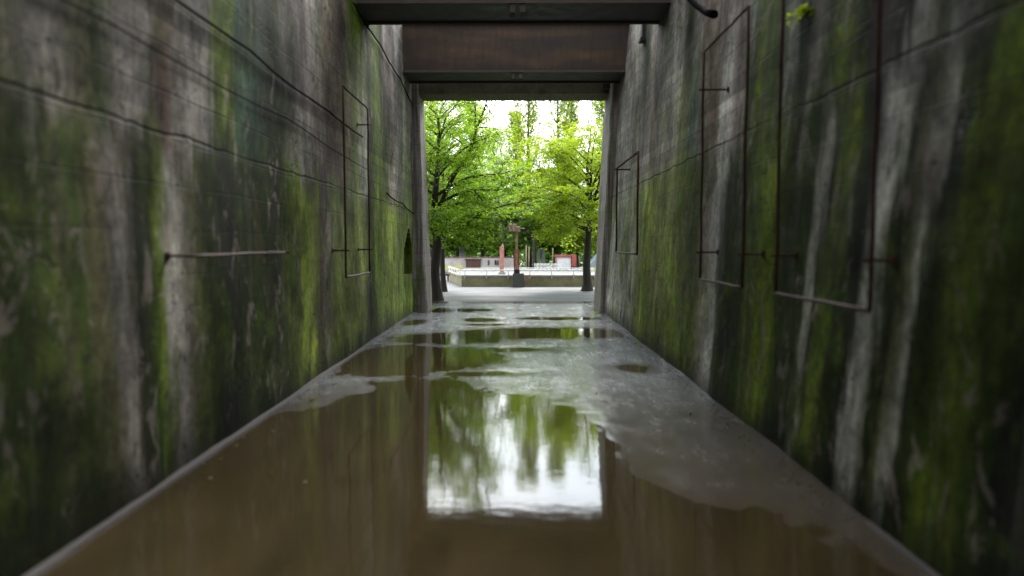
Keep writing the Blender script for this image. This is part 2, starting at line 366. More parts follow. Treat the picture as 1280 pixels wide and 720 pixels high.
for j in range(n):
    xa, xb = -4.0 + 8.0 * j / n, -4.0 + 8.0 * (j + 1) / n
    lm.add([(xa, 23.7, low[j]), (xb, 23.7, low[j + 1]), (xb, 24.9, low[j + 1]), (xa, 24.9, low[j]), (xa, 23.7, 9.2), (xb, 23.7, 9.2), (xb, 24.9, 9.2), (xa, 24.9, 9.2)],
           [(0, 1, 5, 4), (3, 7, 6, 2), (0, 3, 2, 1), (4, 5, 6, 7)])
lm.build('beam_face', MAT_LINTEL, lt)
MB((0, 24.2, 7.55)).box(2.95, 3.35, 23.45, 23.69, 7.62, 7.92).build('lamp_box', MAT_DARKSTEEL, lt, bevel=.02)

# ------------------------------------------------------------------ pipe frames
def pipe_frame(side, pts_bottom, pts_top, label, pale_bottom=True, bar_only=False, stub=.30, top=True, stub_z=(2.26,), r=.022, stub_top=None, verticals=True):
    (xn, yn, zn), (xf, yf, zf) = pts_bottom; (xtn, ytn, ztn), (xtf, ytf, ztf) = pts_top
    org = Vector(((xn + xf) / 2, (yn + yf) / 2, min(zn, zf)))
    t = empty('pipe_frame', org, label=label, cat='pipe frame', group='pipe frames bolted to the walls')
    r_ = random.Random(label)
    def line(a, b, k=7, amp=.008):
        a, b = Vector(a), Vector(b)
        return [a.lerp(b, i / (k - 1)) + Vector([r_.uniform(-amp, amp) if 0 < i < k - 1 else 0 for _ in range(3)]) for i in range(k)]
    if verticals:
        MB(org).tube(line(pts_bottom[0], pts_top[0]), r, 8).build('post', MAT_PIPE, t, True)
        MB(org).tube(line(pts_bottom[1], pts_top[1]), r, 8).build('post', MAT_PIPE, t, True)
    MB(org).tube(line(*pts_bottom), r * 1.05, 8).build('bottom_bar', MAT_PIPE_PALE if pale_bottom else MAT_PIPE, t, True)
    if top: MB(org).tube(line(*pts_top), r, 8).build('top_bar', MAT_PIPE, t, True)
    for q, (pb, pt) in enumerate(zip(pts_bottom, pts_top)):
        for z in list(stub_z) + ([pt[2] - .02 if stub_top is None else stub_top] if q and not bar_only else []):
            f = (z - pb[2]) / (pt[2] - pb[2]); x = pb[0] + (pt[0] - pb[0]) * f; y = pb[1] + (pt[1] - pb[1]) * f
            xw = inner_x(side, y, z)
            MB(org).tube([(x - side * .07, y, z), (x, y + .002, z), (xw + side * .05, y, z)], r * .8, 7).build('stub', MAT_PIPE, t, True)
            MB(org).box(min(xw, xw - side * .015), max(xw, xw - side * .015) , y - .038, y + .038, z - .038, z + .038).build('fixing_plate', MAT_PIPE, t)
    return t
def V3(px, py, Y): return tuple(P(px, py, Y))
def frame_at(side, near, far, zb, zt, off):
    """near, far: photo columns at the height of the eye; off: clearance from the wall at z=3"""
    out = []
    for px in (near, far):
        x = abs(inner_x(side, 10, 3.0)) - off
        out.append(abs(x * 853 / (px - 644)))
    yn, yf = out; X = side * x
    return ((X, yn, zb), (X, yf, zb)), ((X, yn, zt), (X, yf, zt))
b_, t_ = frame_at(1, 1088, 970, 1.84, 5.3, .25)
pipe_frame(1, b_, t_, 'rusty pipe frame on the right wall nearest to the viewer, widest of three', r=.018)
b_, t_ = frame_at(1, 928, 875, 1.84, 5.32, .30)
pipe_frame(1, b_, t_, 'tall rusty pipe frame on the right wall between the widest frame and the smallest', r=.018, stub_top=4.75)
b_, t_ = frame_at(1, 796, 770, 2.14, 4.55, .28)
pipe_frame(1, b_, t_, 'small rusty pipe frame on the right wall close to the far opening', r=.026, stub_z=(), stub_top=4.5)
b_, t_ = frame_at(-1, 236, 356, 2.27, 6.4, .25)
pipe_frame(-1, b_, t_, 'single horizontal pipe bar standing off the left wall, nearest to the viewer', r=.017, stub_z=(2.27,), verticals=False, top=False, bar_only=True)
b_, t_ = frame_at(-1, 432, 462, 1.75, 5.35, .28)
pipe_frame(-1, b_, t_, 'slim pipe frame on the left mossy wall with pale bottom bar', r=.020, stub_top=5.0)

# cables along the left wall
def cable(pts, label, r=.014, side=-1):
    full = []
    for i in range(len(pts) - 1):
        (ya, za), (yb, zb) = pts[i], pts[i + 1]
        for k in range(8):
            f = k / 8; y = ya + (yb - ya) * f; z = za + (zb - za) * f - .05 * math.sin(math.pi * f)
            full.append((inner_x(side, y, z) - side * (.03 + r), y, z))
    y, z = pts[-1]; full.append((inner_x(side, y, z) - side * (.03 + r), y, z))
    o = MB(full[0]).tube(full, r, 6).build('cable', MAT_CABLE, None, True)
    return tag(o, label, 'cable', 'cables running along the left wall')
cable([(-6, 4.9), (0, 4.95), (5, 4.92), (9, 4.9), (12.9, 4.85), (15.6, 4.8)], 'thick black cable running along the left wall above the slim pipe frame', .017)
cable([(15, 7.55), (18, 7.5), (21, 7.35), (23.4, 7.0)], 'black cable high on the left wall running beneath the overhead girders', .02)
cable([(-6, 4.35), (2, 4.32), (6, 4.28), (10.5, 4.3), (16.5, 4.12)], 'thin black cable on the left wall below the thick cable', .009)
cable([(18.5, 3.75), (21, 3.62), (23.3, 3.4)], 'short sagging black cable above the dark arched hole', .02)

# bent pipe stub, dark block, plants
o = MB(P(858, -6, 11.2)).tube([P(845, -22, 12.0), P(858, -6, 11.6), P(872, 8, 11.2), P(884, 16, 10.9), P(893, 18, 10.6)], [.045, .05, .05, .055, .065], 10).build('bent_pipe', MAT_CABLE, None, True)
w0 = P(845, -22, 12.0)
tag(o, 'bent black pipe stub sticking out high on the right wall', 'pipe')
bx = inner_x(1, 18.6, 8.0)
br = MB((bx, 18.6, 7.6)); br.box(bx - .09, bx + .1, 18.5, 18.7, 7.85, 8.3).box(bx - .14, bx + .1, 18.45, 18.75, 7.75, 7.85)  # dark block added to stand in for a socket hole
tag(br.build('socket_hole_block', MAT_DARKSTEEL, bevel=.01), 'dark block standing in for a socket hole on the right wall between the two girders', 'bracket')

# ------------------------------------------------------------------ foliage
def leaf_mat(name, c1, c2, c3, tr=.45):
    m = NT(name); p, _ = m.coords()
    n = m.noise(p, .55, 3, .6)
    oi = m.n('ShaderNodeNewGeometry')
    c = m.ramp(m.math('ADD', m.math('MULTIPLY', n, .75), m.math('MULTIPLY', oi.outputs['Random Per Island'], .30)), [(.30, c1), (.52, c2), (.75, c3)])
    d = m.n('ShaderNodeBsdfDiffuse'); m.l(c, d.inputs[0])
    t = m.n('ShaderNodeBsdfTranslucent'); m.l(m.mix(1.0, c, (1.35, 1.25, .35, 1), 'MULTIPLY'), t.inputs[0])
    g = m.n('ShaderNodeBsdfGlossy'); g.inputs['Roughness'].default_value = .45; g.inputs[0].default_value = (.8, .9, .8, 1)
    a = m.n('ShaderNodeMixShader'); a.inputs[0].default_value = tr; m.l(d.outputs[0], a.inputs[1]); m.l(t.outputs[0], a.inputs[2])
    b = m.n('ShaderNodeMixShader'); b.inputs[0].default_value = .04; m.l(a.outputs[0], b.inputs[1]); m.l(g.outputs[0], b.inputs[2])
    m.l(b.outputs[0], m.out.inputs[0]); return m.m
LEAF = leaf_mat('spring_leaves', (.10, .20, .012), (.17, .32, .018), (.26, .40, .03), .64)
LEAF_Y = leaf_mat('yellow_green_leaves', (.14, .23, .012), (.24, .36, .018), (.33, .42, .03), .64)
LEAF_P = leaf_mat('poplar_leaves', (.16, .24, .03), (.25, .35, .05), (.34, .43, .09), .64)  # paler tone: bright haze put into the leaf colour
LEAF_D = leaf_mat('deep_green_leaves', (.045, .11, .012), (.085, .18, .018), (.14, .25, .025), .55)
LEAF_B = leaf_mat('bluish_leaves', (.12, .22, .09), (.20, .31, .13), (.28, .38, .18), .6)
BARK = plain('bark', (.040, .032, .024), .9, .4, 7, stretch=(3, 3, .6), bump=.8, col2=(.014, .013, .009))

def add_leaf(mb, c, size, r, flat=.5):
    if c[2] < 3.5 and -.9 < c[0] < .9 and c[1] < 38: return      # a gap kept open between the low boughs
    """a small folded leaf: a kite of two triangles"""
    a = r.uniform(0, 2 * math.pi); tilt = r.gauss(0, flat)
    d = Vector((math.cos(a), math.sin(a), math.sin(tilt) - .25)).normalized()
    s = d.cross(Vector((r.gauss(0, .35), r.gauss(0, .35), 1))).normalized()
    L = size * r.uniform(.6, 1.25); W = L * .36
    c = Vector(c); b = len(mb.v); mid = c + d * L * .45
    dn = Vector((0, 0, L * .07))
    mb.v += [tuple(c - mb.o), tuple(mid + s * W + dn - mb.o), tuple(c + d * L - mb.o), tuple(mid - s * W + dn - mb.o)]
    mb.f += [(b, b + 1, b + 2), (b, b + 2, b + 3)]

def spline(pts, k=5):
    pts = [Vector(p) for p in pts]; out = []
    for i in range(len(pts) - 1):
        p0 = pts[max(i - 1, 0)]; p1 = pts[i]; p2 = pts[i + 1]; p3 = pts[min(i + 2, len(pts) - 1)]
        for j in range(k):
            t = j / k
            out.append(.5 * ((2 * p1) + (p2 - p0) * t + (2 * p0 - 5 * p1 + 4 * p2 - p3) * t * t + (3 * p1 - p0 - 3 * p2 + p3) * t ** 3))
    out.append(pts[-1]); return out

def broad_tree(base, label, seed, height, trunk_r, crown_lo, spread, leafmat, n_limbs, leaves_per_twig, leaf, limbs=(), group=None, twigs=9, lean=(0, 0), name='tree', fine=True, droop=.12, top_thin=.0, trunk_top=None):
    r = random.Random(seed); base = Vector(base)
    t = empty(name, base, label=label, cat='tree', group=group)
    wood = MB(base); lv = MB(base)
    tt = trunk_top or height * .93
    tp = spline([base + Vector((lean[0] * z / height + r.gauss(0, .05) * (z > 1), lean[1] * z / height + r.gauss(0, .05) * (z > 1), z)) for z in [-.1, .35, 1.2, tt * .3, tt * .5, tt * .7, tt * .87, tt]], 4)
    def trad(z): return max(.018, trunk_r * (1 - z / (tt * 1.04)) ** .75) * (1 + .55 * math.exp(-max(z, 0) * 4.0))
    wood.tube(tp, [trad(p.z - base.z) for p in tp], 10)
    def twig(p, d, L, rad, lvl):
        n = 5; pts = [p]; dd = d.normalized()
        for i in range(n):
            dd = (dd + Vector((r.gauss(0, .16), r.gauss(0, .16), r.gauss(0, .10) - droop * .5)) ).normalized()
            pts.append(pts[-1] + dd * L / n)
        if rad > .004: wood.tube(pts, [rad * (1 - .8 * i / n) + .002 for i in range(n + 1)], 4 if rad < .02 else 6, False)
        if lvl <= 1:
            hz = (p.z - base.z) / height
            cnt = int(leaves_per_twig * (1 - top_thin * max(0, hz - .45) / .55) * r.uniform(.5, 1.3))
            for k in range(cnt):
                f = r.random() ** .8 * n; i = min(int(f), n - 1)
                q = pts[i].lerp(pts[i + 1], f - i)
                side = Vector((r.gauss(0, 1), r.gauss(0, 1), r.gauss(0, .28))) * (.16 * L + .06)
                add_leaf(lv, q + side, leaf, r)
        if lvl > 0:
            for k in range(r.randint(3, 5)):
                f = r.uniform(.25, 1) * n; i = min(int(f), n - 1)
                q = pts[i].lerp(pts[i + 1], f - i); a = r.choice((-1, 1)) * r.uniform(.5, 1.1)
                e = Matrix.Rotation(a, 3, 'Z') @ dd; e.z += r.gauss(0, .25)
                twig(q, e, L * r.uniform(.45, .7), rad * .5, lvl - 1)
    def limb(pts, rad, dens=1.0):
        sp = spline(pts, 5); L = sum((sp[i + 1] - sp[i]).length for i in range(len(sp) - 1))
        wood.tube(sp, [rad * (1 - .85 * i / (len(sp) - 1)) + .006 for i in range(len(sp))], 7, False)
        for k in range(int(twigs * dens)):
            f = (.22 + .78 * (k + r.random()) / (twigs * dens)) * (len(sp) - 1); i = min(int(f), len(sp) - 2)
            q = sp[i].lerp(sp[i + 1], f - i); d = (sp[i + 1] - sp[i]).normalized()
            e = Matrix.Rotation(r.choice((-1, 1)) * r.uniform(.35, 1.3), 3, 'Z') @ d; e.z = e.z * .4 + r.gauss(0, .3)
            twig(q, e, spread * r.uniform(.22, .42), rad * .28, 1)
    for pts, rad, dens in limbs: limb(pts, rad, dens)
    for k in range(n_limbs):
        z = crown_lo + (tt - crown_lo) * ((k + r.random()) / n_limbs) ** 1.05
        f = (z - crown_lo) / (height - crown_lo)
        a = k * 2.39996 + r.gauss(0, .3)
        L = spread * (math.sin(math.pi * min(1, .22 + .72 * f)) ** .7) * r.uniform(.75, 1.12)
        p0 = min(tp, key=lambda p: abs(p.z - base.z - z)).copy()
        up = .25 + .85 * f
        d = Vector((math.cos(a), math.sin(a), up)).normalized()
        m1 = p0 + d * L * .5 + Vector((r.gauss(0, .12), r.gauss(0, .12), .1)); m2 = p0 + Vector((d.x * L * 1.05, d.y * L * 1.05, d.z * L * .85 - .1 * L * (1 - f)))
        limb([p0, m1, m2], max(.03, trad(z) * .5))
    wood.build('trunk', BARK, t, True); lv.build('crown', leafmat, t)
    return t

# --- two near trees left, one right (positions from the photograph)
def B(px, py):                     # ground point under a photo pixel
    d = CM @ Vector(((px - 640) / 853, (360 - py) / 853, -1)); k = -HC / d.z
    return Vector((d.x * k, d.y * k, 0))
b1 = B(545, 375); D1 = b1.y
L1 = [([P(548, 262, D1), P(566, 222, D1), P(586, 192, D1 - .5), P(597, 158, D1 - .8), P(606, 135, D1 - .8), P(612, 108, D1 - 1)], .10, 1.0),
      ([P(595, 165, D1 - .7), P(594, 140, D1 - .6), P(597, 110, D1 - .6)], .05, .5),
      ([P(549, 292, D1), P(568, 280, D1 + .3), P(588, 271, D1 + .5), P(622, 259, D1 + 1), P(660, 250, D1 + 1.5)], .085, 1.3),
      ([P(550, 294, D1), P(578, 284, D1 - .6), P(600, 268, D1 - 1.0), P(640, 268, D1 - 1.4)], .06, 1.1),
      ([P(541, 290, D1), P(532, 272, D1 - .3), P(518, 250, D1 - .5)], .06, 1.0),
      ([P(541, 310, D1), P(531, 300, D1 + .4), P(515, 285, D1 + .8)], .05, 1.0)]
broad_tree(b1, 'dark thick trunked tree just outside the opening, leftmost of the trees', 11, 8.5, .24, 2.9, 3.3, LEAF, 26, 40, .115, L1, 'leafy trees on the plaza', 10, (.1, 0), top_thin=.75)
b2 = B(554.5, 364)
broad_tree(b2, 'slim dark tree standing just right of the thick leftmost tree', 23, 8.6, .14, 3.0, 3.2, LEAF, 24, 44, .12, (), 'leafy trees on the plaza', 8, top_thin=.7)
b3 = B(734, 363); D3 = b3.y
L3 = [([P(737, 272, D3), P(716, 258, D3 - .5), P(690, 250, D3 - 1), P(660, 246, D3 - 1.3)], .075, 1.5),
      ([P(736, 285, D3), P(712, 280, D3 - 1.0), P(690, 276, D3 - 1.6), P(668, 284, D3 - 2)], .06, 1.5),
      ([P(738, 262, D3), P(734, 210, D3), P(738, 170, D3 - .3), P(741, 118, D3 - .3)], .065, .7),
      ([P(739, 262, D3), P(752, 215, D3), P(757, 180, D3)], .075, .9)]
broad_tree(b3, 'sturdy tree with flared mossy trunk at the right edge of the opening', 41, 7.2, .23, 2.9, 3.9, LEAF_Y, 28, 52, .125, L3, 'leafy trees on the plaza', 9, (.15, 0), top_thin=.45)

# --- poplars, tall and narrow, beyond the basin
def poplar(x, y, h, w, seed, label, mat=LEAF_P, n=13000, leaf=.21, lo=.14):
    r = random.Random(seed); base = Vector((x, y, 0))
    t = empty('poplar', base, label=label, cat='tree', group='tall narrow poplars behind the plaza')
    wood = MB(base); lv = MB(base)
    tp = [base + Vector((r.gauss(0, .08), r.gauss(0, .08), z)) for z in [0, h * .2, h * .4, h * .6, h * .8, h * .97]]
    wood.tube(tp, [.26, .22, .17, .11, .06, .01], 7)
    for k in range(70):
        z = h * (lo + (.95 - lo) * k / 70); a = k * 2.4 + r.gauss(0, .3)
        f = (z / h - lo) / (1 - lo); L = w * 1.3 * (math.sin(math.pi * (.16 + .80 * f)) ** .6) * r.uniform(.5, 1.15)
        rise = L * 2.2 + .4
        p0 = base + Vector((0, 0, z)); p1 = p0 + Vector((math.cos(a) * L * .7, math.sin(a) * L * .7, rise * .45)); p2 = p0 + Vector((math.cos(a) * L, math.sin(a) * L, rise))
        if p2.z > h: p2.z = h + r.uniform(-.3, .1)
        wood.tube([p0, p1, p2], [.04, .025, .008], 4, False)
        for _ in range(n // 70):
            q = r.random() ** .7; c = p0.lerp(p1, q * 2) if q < .5 else p1.lerp(p2, q * 2 - 1)
            add_leaf(lv, c + Vector((r.gauss(0, .22), r.gauss(0, .22), r.gauss(0, .22))), leaf, r, 1.0)
    wood.build('trunk', BARK, t, True); lv.build('crown', mat, t)
def pop_at(px, D, tip_py, w, seed, label, **kw):
    g = P(px, 304, D); tz = P(px, tip_py, D).z
    poplar(g.x, D, tz, w, seed, label, **kw)
pop_at(661, 66, 52, 1.25, 1, 'tallest narrow poplar rising above the crane column')
pop_at(697, 70, 56, 1.35, 2, 'narrow poplar right of the tallest one, its top close to a twin')
pop_at(713, 72, 92, .9, 3, 'thin poplar close against the right side of a taller one')
pop_at(645, 74, 140, 1.1, 4, 'shorter poplar left of the tallest poplar')
pop_at(590, 78, 128, 1.5, 5, 'pale poplar seen behind the limbs of the leftmost tree', mat=LEAF_P)
pop_at(540, 60, 95, 1.7, 6, 'broad poplar behind the thick trunk at the left edge of the opening')
pop_at(757, 62, 122, 1.3, 7, 'yellow green poplar at the right edge of the opening', mat=LEAF_Y)
pop_at(618, 90, 165, 1.6, 8, 'low bluish poplar far behind the red post', mat=LEAF_B)

# --- middle distance trees
mid = [(572, 63, 8.8, 3.0, LEAF_D, 'dark green bushy tree behind the brown hatch of the pale wall'),
       (604, 64, 8.8, 3.0, LEAF, 'mid green tree behind the pale wall left of the red post'),
       (632, 66, 9.8, 3.0, LEAF_B, 'bluish green tree standing behind the crane column'),
       (668, 58, 7.6, 2.6, LEAF_D, 'dark trunked tree rising beside the white panelled fence'),
       (694, 66, 9.3, 3.3, LEAF_Y, 'yellow green tree behind the red framed kiosk'),
       (722, 60, 8.8, 3.2, LEAF, 'green tree behind the right trunk and the red kiosk'),
       (752, 56, 9.6, 3.0, LEAF_Y, 'bright tree behind the parked van'),
       (536, 62, 9.8, 2.7, LEAF_D, 'dark leafy tree behind the leftmost trunk')]
for i, (px, D, h, sp, mt, lb) in enumerate(mid):
    g = P(px, 304, D)
    broad_tree((g.x, D, 0), lb, 100 + i, h, .16, 1.9, sp, mt, 24, 36, .21, (), 'trees behind the basin', 7, top_thin=.35)
# far-off wood as one mass
r = random.Random(77); lv = MB()
for i in range(260):
    a = r.uniform(-1, 1); x = a * 70; y = r.uniform(96, 125); h = 4.5 + 2.0 * noise.noise(Vector((x * .1, 3, 0))) + r.uniform(0, 2.5)
    if abs(x) > 26 : h += 3
    for _ in range(150):
        u = Vector((r.gauss(0, 1), r.gauss(0, 1), r.gauss(0, 1))).normalized() * r.uniform(.6, 1)
        add_leaf(lv, (x + u.x * 3.0, y + u.y * 2.0, max(.1, h * .5 + u.z * h * .5)), .75, r, 1.2)
tag(lv.build('far_wood', LEAF_D), 'dark green wood closing the view far beyond the plaza', 'woodland', kind='stuff')

# clipped hedge row behind the basin
r = random.Random(88); org = Vector((6, 72, 0)); lv = MB(org)
for i in range(15000):
    x = r.uniform(-16, 30); u = r.random()
    top = 2.6 + .5 * noise.noise(Vector((x * .5, 1, 0)))
    add_leaf(lv, (x, 72 - .9 * math.sqrt(r.random()) + .4, top * u), .34, r, 1.0)
tag(lv.build('hedge', LEAF_D), 'long dark hedge behind the kiosk and the pale wall', 'hedge')

# fern sprig on right wall, weeds at its foot
def sprig(name, pos, n, size, seed, label, cat, mat, down=0.0, leaves=9):
    r = random.Random(seed); pos = Vector(pos); st = MB(pos); lv = MB(pos)
    t = empty(name, pos, label=label, cat=cat)
    for k in range(n):
        a = r.uniform(0, 2 * math.pi); L = size * r.uniform(.6, 1.1)
        d = Vector((math.cos(a), math.sin(a), r.uniform(.3, 1.2) - down)); d.normalize(); p = pos.copy(); pts = [p.copy()]
        for i in range(5):
            d = (d + Vector((0, 0, -.18))).normalized(); p = p + d * L / 5; pts.append(p.copy())
            for _ in range(leaves // 3): add_leaf(lv, p + Vector([r.gauss(0, size * .05) for _ in range(3)]), size * .24, r, .8)
        st.tube(pts, [.004, .004, .003, .003, .002, .001], 4, False)
    st.build('stem', BARK, t); lv.build('leaves', mat, t)
sprig('fern', (inner_x(1, 8.0, 5.05) - .03, 8.0, 5.05), 9, .22, 3, 'small bright green fern growing from the right wall above the pipe frames', 'fern', LEAF_Y, .5)
sprig('weed', (2.84, 23.1, .02), 9, .26, 4, 'little green weed at the foot of the pale grey pier', 'weed', LEAF)
sprig('weed', (-2.98, 25.2, 0), 7, .22, 9, 'tiny weed at the foot of the grey brown pier', 'weed', LEAF)

# ------------------------------------------------------------------ floor, water, ground
WL = .012
PUD = [(-1.55, 6.4, 2.75, 5.3), (.8, 2.9, 3.2, 2.9), (1.0, 5.2, 1.5, 1.3), (-2.4, 14.0, 2.0, 1.9), (.7, 18.1, 2.5, 1.15), (-1.6, 17.0, 1.7, 1.0), (-1.0, 21.2, .5, .55),
       (-2.3, 24.3, 1.5, .7), (2.3, 12.9, .35, .5), (-.9, 19.9, .5, .25), (1.6, 21.6, 1.2, .45), (-.6, 12.4, .8, .25), (-3.3, 20.5, .5, .7), (.1, 15.2, .9, .35)]
def floor_h(x, y):
    s = -1.0
    for (cx, cy, rx, ry) in PUD:
        e = 1 - math.hypot((x - cx) / rx, (y - cy) / ry)
        e *= min(rx, ry) ** .5 * 1.15
        s = max(s, e)
    n = noise.noise(Vector((x * .9, y * .55, 0))) * .36 + noise.noise(Vector((x * 2.6, y * 1.7, 4))) * .26 + noise.noise(Vector((x * 7, y * 4.4, 9))) * .13 + noise.noise(Vector((x * 19, y * 11, 5))) * .05
    s = s + n + (-.06 if y > 9.5 else .06)
    h = WL - .016 * max(-1, min(1, s * 1.1))
    wallx = min(x + 3.54, 3.0 - x)
    if wallx < .3: h += .016 * (1 - max(0, wallx) / .3)
    h += noise.noise(Vector((x * 22, y * 15, 2))) * .0012
    if y > 26.5: h = h * max(0, (28.5 - y) / 2) - .024 * (1 - max(0, (28.5 - y) / 2))
    return h
mb = MB(); nx, ny = 230, 860; xa, xb, ya, yb = -5.0, 5.0, -9.0, 28.6
for j in range(ny + 1):
    y = ya + (yb - ya) * j / ny
    for i in range(nx + 1):
        x = xa + (xb - xa) * i / nx; mb.v.append((x, y, floor_h(x, y)))
for j in range(ny):
    for i in range(nx):
        a = j * (nx + 1) + i; mb.f.append((a, a + 1, a + nx + 2, a + nx + 1))
def floor_mat():
    m = NT('wet_concrete_floor'); p, (X, Y, Z) = m.coords()
    n1 = m.noise(m.scaled(p, (1, .55, 1)), 1.1, 6, .62); n2 = m.noise(p, 22, 5, .7); n3 = m.noise(m.scaled(p, (9, 1.0, 1)), 1.2, 5, .65)
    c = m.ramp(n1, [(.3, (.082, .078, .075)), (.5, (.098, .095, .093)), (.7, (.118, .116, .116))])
    c = m.mix(m.mr(m.math('ADD', Y, m.math('MULTIPLY', n1, 5)), 11, 16), c, m.ramp(n1, [(.3, (.15, .158, .17)), (.5, (.20, .212, .228)), (.7, (.25, .262, .28))]))  # paler and bluer further in: sky reflection and light put into the colour
    c = m.mix(.7, c, m.ramp(n2, [(.3, .45), (.7, 1.3)]), 'MULTIPLY')
    c = m.mix(.6, c, m.ramp(n3, [(.3, .55), (.7, 1.3)]), 'MULTIPLY')
    mo = m.noise(m.scaled(p, (1.5, .8, 1)), 1.7, 6, .7)
    c = m.mix(m.ramp(mo, [(.58, 0.0), (.68, .55)]), c, (.045, .055, .018, 1))
    # sand and grit washed up along the sides
    ed = m.math('MINIMUM', m.math('ADD', X, 3.54), m.math('SUBTRACT', 3.0, X))
    g = m.math('MULTIPLY', m.mr(ed, .05, .75, 1, 0, True), m.ramp(n3, [(.42, 0.0), (.55, 1.0)]))
    c = m.mix(m.math('MULTIPLY', g, .55), c, (.03, .026, .02, 1))
    vo = m.n('ShaderNodeTexVoronoi', feature='DISTANCE_TO_EDGE'); vo.inputs['Scale'].default_value = .38; m.l(m.scaled(p, (1, .8, 0)), vo.inputs['Vector'])
    crk = m.math('SUBTRACT', 1, m.mr(vo.outputs['Distance'], 0, .006))
    c = m.mix(m.math('MULTIPLY', crk, .6), c, (.02, .018, .015, 1))
    hw = m.math('SUBTRACT', Z, WL)
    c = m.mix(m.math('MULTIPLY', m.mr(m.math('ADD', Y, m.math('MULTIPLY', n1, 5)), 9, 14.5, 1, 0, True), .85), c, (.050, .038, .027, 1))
    wet = m.mr(hw, .0, .008, 1, 0, True)
    c = m.mix(m.math('MULTIPLY', wet, .55), c, (.055, .042, .028, 1), 'MIX')
    rgh = m.math('ADD', m.mr(hw, .0005, .008, .06, .20), m.math('MULTIPLY', m.math('SUBTRACT', n2, .5), .30), clamp=True)
    rgh = m.math('ADD', rgh, m.mr(m.noise(m.scaled(p, (2.2, .9, 1)), 1.4, 5, .6), .35, .65, -.05, .06), clamp=True)
    m.bsdf(c, rgh, m.bump(m.math('SUBTRACT', m.math('ADD', n2, m.math('MULTIPLY', n3, .6)), m.math('MULTIPLY', crk, .25)), .22, .008), .6)
    return m.m
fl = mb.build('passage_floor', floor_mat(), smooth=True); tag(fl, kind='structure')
def water_mat():
    m = NT('muddy_water'); p, (X, Y, Z) = m.coords()
    n1 = m.noise(m.scaled(p, (1, .35, 1)), .8, 4, .6)
    n1 = m.noise(m.scaled(p, (1.3, .45, 1)), .9, 7, .66, .5)
    c = m.ramp(n1, [(.3, (.019, .014, .006)), (.7, (.040, .029, .013))])
    rp = m.math('ADD', m.noise(m.scaled(p, (3.0, 5.5, 1)), 1.5, 3, .5), m.math('MULTIPLY', m.noise(m.scaled(p, (14, 18, 1)), 1, 2, .5), .12))
    nz = m.bump(rp, .055, .02)
    m.bsdf(c, .05, nz, .5, IOR=1.42)
    return m.m
w = MB((0, 0, WL)); w.add([(-4.6, -8.9, WL), (4.6, -8.9, WL), (4.6, 26.9, WL), (-4.6, 26.9, WL)], [(0, 1, 2, 3)])
tag(w.build('puddle_water', water_mat()), kind='structure')
# kerb strips along both wall feet
MAT_KERB = plain('kerb_concrete', (.050, .044, .042), .8, .35, 5, bump=.4)
for side, xi in ((-1, 3.40), (1, 2.95)):
    k = MB(); 
    ys = [Y0 + i * .4 for i in range(int((23.3 - Y0) / .4) + 1)]; r = random.Random(side + 5)
    prof = []
    for y in ys:
        j = r.uniform(-.015, .015)
        prof.append([(side * (xi + .01 + j), y, 0), (side * (xi + .02 + j), y, .035), (side * (xi + .12), y, .04), (side * (xi + .25), y, 0)])
    for q in prof: k.v += q
    for a in range(len(ys) - 1):
        for b in range(3):
            i0 = a * 4 + b; k.f.append((i0, i0 + 1, i0 + 5, i0 + 4) if side > 0 else (i0, i0 + 4, i0 + 5, i0 + 1))
    tag(k.build('kerb', MAT_KERB), kind='structure')
r = random.Random(4); gr = MB()
for i in range(1500):
    sd_ = r.choice((-1, 1)); y = r.uniform(3.5, 25); x = (sd_ * (3.38 if sd_ < 0 else 2.92)) - sd_ * abs(r.gauss(0, .16)); z = max(floor_h(x, y), WL - .004)
    if i % 7 == 0: x = r.uniform(-3.2, 2.7); z = floor_h(x, y)
    if z < WL - .003: continue
    a = r.uniform(.005, .016) * (1.6 if r.random() < .06 else 1); k = [Vector((r.uniform(.6, 1.2) * a * math.cos(t_), r.uniform(.6, 1.2) * a * math.sin(t_), 0)) for t_ in (0, 1.2, 2.5, 3.8, 5.1)]
    gr.add([(x + v.x, y + v.y, z - .003) for v in k] + [(x + v.x * .5, y + v.y * .5, z + a * .7) for v in k], [(0, 1, 6, 5), (1, 2, 7, 6), (2, 3, 8, 7), (3, 4, 9, 8), (4, 0, 5, 9), (5, 6, 7, 8, 9)])
tag(gr.build('grit', plain('grit', (.10, .085, .065), .9, .6, 20)), 'loose grit and crumbs strewn along the wall feet', 'grit', kind='stuff')
lt_ = MB()
for i in range(150):
    x, y = r.uniform(-3.3, 2.8), 6.5 + 18 * r.random() ** 1.2
    if i % 2: x = r.choice((-3.25, 2.75)) + r.gauss(0, .15)
    z = max(floor_h(x, y), WL) + .003; a = r.uniform(0, 6.28); L = r.uniform(.02, .05)
    d = Vector((math.cos(a), math.sin(a), 0)) * L; e = Vector((-d.y, d.x, 0)) * .45
    lt_.add([(x, y, z), (x + d.x * .5 + e.x, y + d.y * .5 + e.y, z + .006), (x + d.x, y + d.y, z + .002), (x + d.x * .5 - e.x, y + d.y * .5 - e.y, z + .005)], [(0, 1, 2), (0, 2, 3)])
tag(lt_.build('leaf_litter', plain('dead_leaf', (.16, .12, .03), .7, .6, 3, col2=(.05, .03, .012))), 'fallen leaves and catkins scattered on the wet floor', 'leaf litter', kind='stuff')
